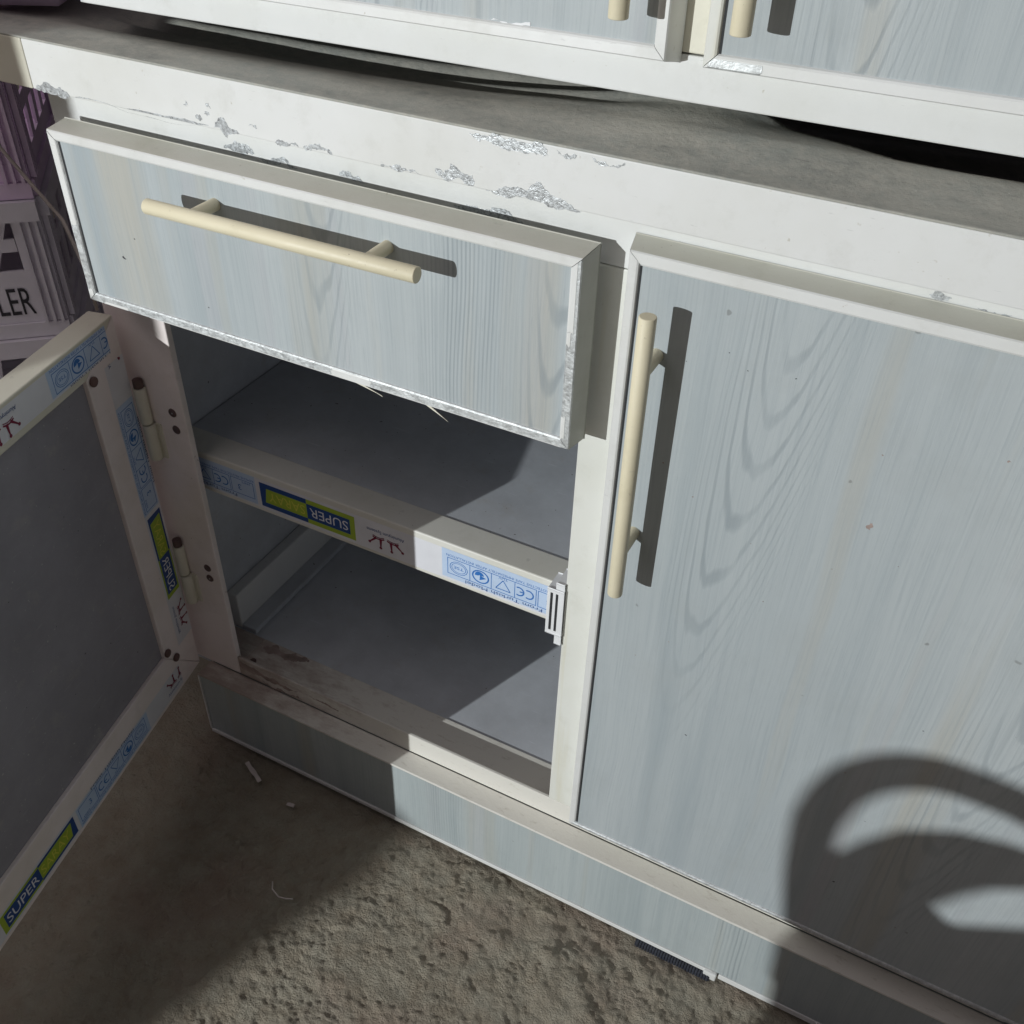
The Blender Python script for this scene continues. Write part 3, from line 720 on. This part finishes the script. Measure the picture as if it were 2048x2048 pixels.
# ================================================================ UPPER CABINET standing on the worktop
UZ, UY = .8705, .030
up = empty('upper_cabinet', (0.03, UY, UZ), 'upper kitchen cabinet with two wood-look doors set on top of the base cabinet', 'cabinet')
up.rotation_euler = (0, math.radians(-.45), math.radians(.35))
O = (0.03, UY, UZ)
MB().box(-.47, .53, UY, UY+.03, UZ, UZ+.0275, 'white', .001).build('bottom_rail', up, O)
MB().box(.018, .068, UY+.0003, UY+.03, UZ+.0285, UZ+.62, 'cream', .001).build('stile', up, O)
MB().box(-.47, -.43, UY+.0003, UY+.03, UZ+.0285, UZ+.62, 'white', .001).build('stile', up, O); MB().box(.49, .53, UY+.0003, UY+.03, UZ+.0285, UZ+.62, 'white', .001).build('stile', up, O)
MB().box(-.47, .53, UY, UY+.03, UZ+.621, UZ+.66, 'white', .001).build('top_rail', up, O)
MB().box(-.468, -.455, UY+.031, UY+.31, UZ, UZ+.66, 'inner').build('side_panel', up, O); MB().box(.515, .528, UY+.031, UY+.31, UZ, UZ+.66, 'inner').build('side_panel', up, O)
MB().box(-.454, .514, UY+.031, UY+.30, UZ+.004, UZ+.016, 'inner').build('bottom_panel', up, O); MB().box(-.454, .514, UY+.031, UY+.30, UZ+.645, UZ+.658, 'inner').build('top_panel', up, O)
MB().box(-.468, .528, UY+.311, UY+.318, UZ, UZ+.66, 'inner_dark').build('back_panel', up, O)
yu, yub = UY-.019, UY-.0006
for (x0, x1, hx, worn, lab) in ((-.45, .0312, .0095, False, 'left door of the upper cabinet'), (.0545, .51, .0815, True, 'right door of the upper cabinet, bottom corner worn to metal')):
    R = (x0, x1, UZ+.0265, UZ+.615)
    d = MB().box(x0+.0078, x1-.0078, yu+.0026, yub, R[2]+.0078, R[3]-.0078, 'wood_up').build('door', up, O); d['label'] = lab
    for side in ('left', 'right', 'top', 'bottom'):
        strip(MB(), side, R, profile(yu, yub, .0084), 'white' if side != 'left' else 'white_stile').build('frame_strip', d, O)
    handle(MB(), (hx, .9235), (hx, 1.1715), yu+.0026).build('handle', d, O)
    MB().box(x0+.0084, x0+.0098, yu+.0023, yu+.005, R[2]+.0084, R[3]-.0084, 'black').build('gap_strip', d, O)  # black bar in place of the shaded gap at the panel edge
    if worn:
        m = MB(); strip(m, 'bottom', R, proud(yu, .0084, .0004, .0058), 'metal', lo=.057, hi=.089); m.build('bare_metal', d, O)
    else:
        m = MB(); patch(m, [(-.088, UZ+.0352), (-.060, UZ+.0352), (-.060, UZ+.0372), (-.086, UZ+.0366)], 'plastic', yu+.0026, .0004, .12, 3, 400); m.build('paper_scrap', d, O)
# packing battens that carry it (behind, on the worktop)
for bx in (-.30, .33):
    o = MB().box(bx-.02, bx+.02, UY+.22, UY+.30, .8166, .8688, 'mud', .001).build('packing_block')
    tag(o, 'wooden packing block under the back of the upper cabinet, '+('left' if bx < 0 else 'right')+' one', 'block', 'packing blocks')

# ================================================================ CRATES beside the cabinet
def crate(name, corner, ang_, z, L, Wd, H, mat, label, text=None, group='stacked crates'):
    """local x runs along the face that is seen, towards its right-hand corner; y into the crate"""
    r = empty(name, (corner[0]-L*math.cos(ang_), corner[1]-L*math.sin(ang_), z), label, 'crate', group); r.rotation_euler = (0, 0, ang_)
    t = .004
    def wall(org, du, dn, ln, nm):
        du, dn = Vector(du), Vector(dn); m = MB()
        def bx(u0, u1, d0, d1, z0, z1, sh=0.0):
            c = [Vector(org)+du*(u+(sh if zz == z1 else 0))+dn*d+Vector((0, 0, zz)) for u in (u0, u1) for d in (d0, d1) for zz in (z0, z1)]
            m.add(c, [(0, 1, 3, 2), (4, 6, 7, 5), (0, 4, 5, 1), (2, 3, 7, 6), (0, 2, 6, 4), (1, 5, 7, 3)], mat)
        bx(0, ln, -.009, t, H-.020, H)                       # rim
        bx(0.0005, ln-.0005, -.003, t+.0002, 0, .016)
        top = .075 if text and nm == 0 else .034
        bx(0.001, ln-.001, 0.0004, t-.0004, .0162, top)      # lower band
        nb = max(3, int(ln/.055)); wv = (ln-.06)/nb
        bx(0.001, .03, .0004, t-.0004, top+.0002, H-.0203); bx(ln-.03, ln-.001, .0004, t-.0004, top+.0002, H-.0203)
        for i in range(nb):
            u = .03+i*wv
            bx(u+wv*.05, u+wv*.48, .0006, t-.0006, top+.0002, H-.0203, wv*.45)
        mid = (top+H-.02)/2
        bx(.031, ln-.031, .0008, t-.0008, mid-.007, mid+.007)
        for u in (.004, .012, .020): bx(u, u+.0032, -.0055, 0, .017, H-.021); bx(ln-u-.0032, ln-u, -.0055, 0, .017, H-.021)
        return m.build('wall', r)
    wall((0, 0, 0), (1, 0, 0), (0, 1, 0), L, 0); wall((0, Wd, 0), (1, 0, 0), (0, -1, 0), L, 1)
    wall((0, .0045, 0), (0, 1, 0), (1, 0, 0), Wd-.009, 2); wall((L, .0045, 0), (0, 1, 0), (-1, 0, 0), Wd-.009, 3)
    MB().box(.005, L-.005, .005, Wd-.005, .001, .005, mat).build('base', r)
    if text:
        vs, fs, Wt = text_geo(text); h = .031; k = .052/Wt; x1 = L-.030-.052
        m = MB(); m.add([(x1+a*k, -.0005, .026+b*h) for a, b in vs], fs, 'ink'); q = m.build('lettering', r)
    return r
CA = math.radians(42)
cc = (-.622, .050)
for i, (zz, hh, mt, lb, tx) in enumerate(((.000, .171, 'crate_white', 'pale plastic crate at the bottom of the stack left of the cabinet', None),
                                  (.172, .171, 'crate_white', 'pale plastic crate second from the floor behind the open door', None),
                                  (.344, .171, 'crate_white', 'pale plastic crate just below the lettered one', None),
                                  (.516, .150, 'crate_white', 'pale plastic crate with black lettering behind the open door', 'ULER'),
                                  (.667, .130, 'crate_purple', 'mauve slotted plastic crate at the top of the stack under the worktop', None))):
    crate('plastic_crate', cc, CA, zz, .34, .24, hh, mt, lb, tx)

# tub on the worktop at the far left
def tub():
    bm = bmesh.new(); bmesh.ops.create_cube(bm, size=1)
    for q in bm.verts:
        s_ = 1.0 if q.co.z > 0 else .86
        q.co = Vector((q.co.x*.16*s_, q.co.y*.13*s_, (q.co.z+.5)*.09))
    bmesh.ops.bevel(bm, geom=[e for e in bm.edges], offset=.02, segments=5, affect='EDGES')
    m = MB(); m.bm(bm, 'crate_purple', True); m.box(-.086, .086, -.071, .071, .082, .088, 'crate_purple', .002)
    o = m.build('plastic_tub'); o.location = (-.585, .060, .8525); o.rotation_euler = (0, 0, .5)
    tag(o, 'mauve plastic tub on the left end of the worktop', 'tub')
tub()
m = MB(); m.path([(-.60, .00, .80), (-.556, -.02, .7489), (-.5297, -.02, .723), (-.5006, -.02, .6949), (-.486, -.022, .655), (-.486, -.02, .61)], .0016, 'cord', 8)
tag(m.build('hanging_cord'), 'thin pale cord hanging down beside the left edge of the drawer', 'cord')

# ================================================================ DEBRIS on the floor
def chip(name, c, L, wd, a, label, mat='chip', h=.0012):
    m = MB(); n = 7
    top = [(L*(i/n-.5), wd*.5*(1+random.uniform(-.2, .2))) for i in range(n+1)]+[(L*(.5-i/n), -wd*.5*(1+random.uniform(-.2, .2))) for i in range(n+1)]
    k = len(top)
    m.add([(x, y, h+.0006*math.sin(x*200)) for x, y in top]+[(x, y, 0) for x, y in top], [tuple(range(k)), tuple(range(2*k-1, k-1, -1))]+[(i, (i+1) % k, k+(i+1) % k, k+i) for i in range(k)], mat)
    o = m.build(name); o.location = (c[0], c[1], c[2]); o.rotation_euler = (0, 0, a); tag(o, label, 'chip')
chip('peeled_strip', (-.384, -.050, .0015), .036, .0052, -.42, 'thin curled pale strip on the floor below the plinth')
chip('paint_chip', (-.313, -.067, .0015), .010, .0045, .1, 'small pale flake on the floor right of the curled strip')
m = MB(); m.path([(-.268, -.160, .003), (-.262, -.168, .004), (-.250, -.172, .003), (-.241, -.170, .004), (-.235, -.166, .002)], .0008, 'chip', 6)
tag(m.build('wire_scrap'), 'short bent scrap of wire on the floor at the edge of the shadow', 'wire')

# ================================================================ THINGS OUT OF FRAME whose shadows fall into the picture
def at(x, z, y, ty=-.0222):
    """point at depth y on the ray from the lamp to (x, ty, z)"""
    t = (y-LAMP.y)/(ty-LAMP.y); return (LAMP.x+(x-LAMP.x)*t, y, LAMP.z+(z-LAMP.z)*t)
YC = -1.55; KC = (YC-LAMP.y)/(-.0222-LAMP.y)
def chair():
    b = at(.40, .10, YC); root = empty('slatted_chair', (b[0], YC, 0), 'slat-back chair standing behind the camera, seen only by its shadow', 'chair')
    O_ = (b[0], YC, 0)
    r = .0185*KC
    def curve(pts, rr, nm):
        q = [at(x, z, YC) for x, z in pts]; out = []
        for i in range(len(q)-1):                      # Catmull-Rom
            p0, p1, p2, p3 = [Vector(q[max(0, min(len(q)-1, i+k))]) for k in (-1, 0, 1, 2)]
            for s_ in range(6):
                t = s_/6; out.append(.5*((2*p1)+(-p0+p2)*t+(2*p0-5*p1+4*p2-p3)*t*t+(-p0+3*p1-3*p2+p3)*t**3))
        out.append(Vector(q[-1])); return MB().path(out, rr, 'chair', 14).build(nm, root, O_)
    curve([(.290, .05), (.281, .14), (.266, .22), (.259, .275), (.257, .32), (.268, .37), (.291, .404), (.322, .424), (.36, .428), (.40, .424), (.46, .405), (.52, .38)], r*1.0, 'back_frame')
    def plate(pts, nm):
        q = [at(x, z, YC) for x, z in pts]; n = len(q); th = .022; m = MB()
        m.add([(p[0], p[1]+th/2, p[2]) for p in q]+[(p[0], p[1]-th/2, p[2]) for p in q], [tuple(range(n)), tuple(range(2*n-1, n-1, -1))]+[(i, (i+1) % n, n+(i+1) % n, n+i) for i in range(n)], 'chair')
        m.build(nm, root, O_); return q
    plate([(.270, .270), (.290, .270), (.308, .306), (.331, .339), (.368, .364), (.408, .375), (.463, .376), (.52, .37), (.52, .335), (.472, .350), (.418, .349), (.388, .326), (.372, .304), (.358, .277), (.34, .25), (.272, .22)], 'back_slat')
    pts = plate([(.268, .235), (.30, .262), (.358, .272), (.378, .252), (.401, .245), (.44, .275), (.62, .40), (.62, -.02), (.292, -.02), (.274, .17)], 'back_panel')
    zs = pts[7][2]
    x0, x1 = pts[8][0], pts[7][0]
    MB().box(x0, x1, YC-.36, YC+.012, zs-.04, zs-.002, 'chair', .008).build('seat', root, O_)
    for lx in (x0+.02, x1-.02):
        for ly in (YC-.33, YC-.02): MB().tube((lx, ly, -.004), (lx, ly, zs-.041), .016, 'chair', 12, True, 0, .019).build('leg', root, O_)
chair()
# two added, unseen stacks of boxes front-left of the lamp's path: they keep its light off the crates and the floor behind the door
def stack(corner, n, size, h, what, group, lower=0.0):
    """corner = front right-hand corner of the stack"""
    w_, d_ = size; words = ['lowest', 'second', 'third', 'fourth', 'fifth', 'sixth', 'seventh', 'eighth', 'ninth', 'topmost']
    for i in range(n):
        wd = words[i] if i < n-1 else 'topmost'
        r = empty('occluder_box', (corner[0]-w_/2+(lower if i < 6 else 0), corner[1]+d_/2, -.004+i*h), wd+' added box of the '+what+' stack left of the camera, unseen, blocking lamp light', 'box', group)
        MB().box(-w_/2, w_/2, -d_/2, d_/2, 0, h-.02, 'crate_white', .006).build('body', r)
        MB().box(-w_/2+.001, w_/2-.001, -d_/2+.001, d_/2-.001, h-.0195, h-.0005, 'crate_purple', .004).build('lid', r)
ex_ = at(-.474, .8, -1.40, 0.0)[0]
stack((ex_, -1.40), 9, (.42, .30), .1515, 'nearer', 'nearer stack of added occluder boxes', .024)
stack((at(-.203, .0, -2.30, -.20)[0], -2.30), 6, (.50, .30), .158, 'farther', 'farther stack of added occluder boxes')
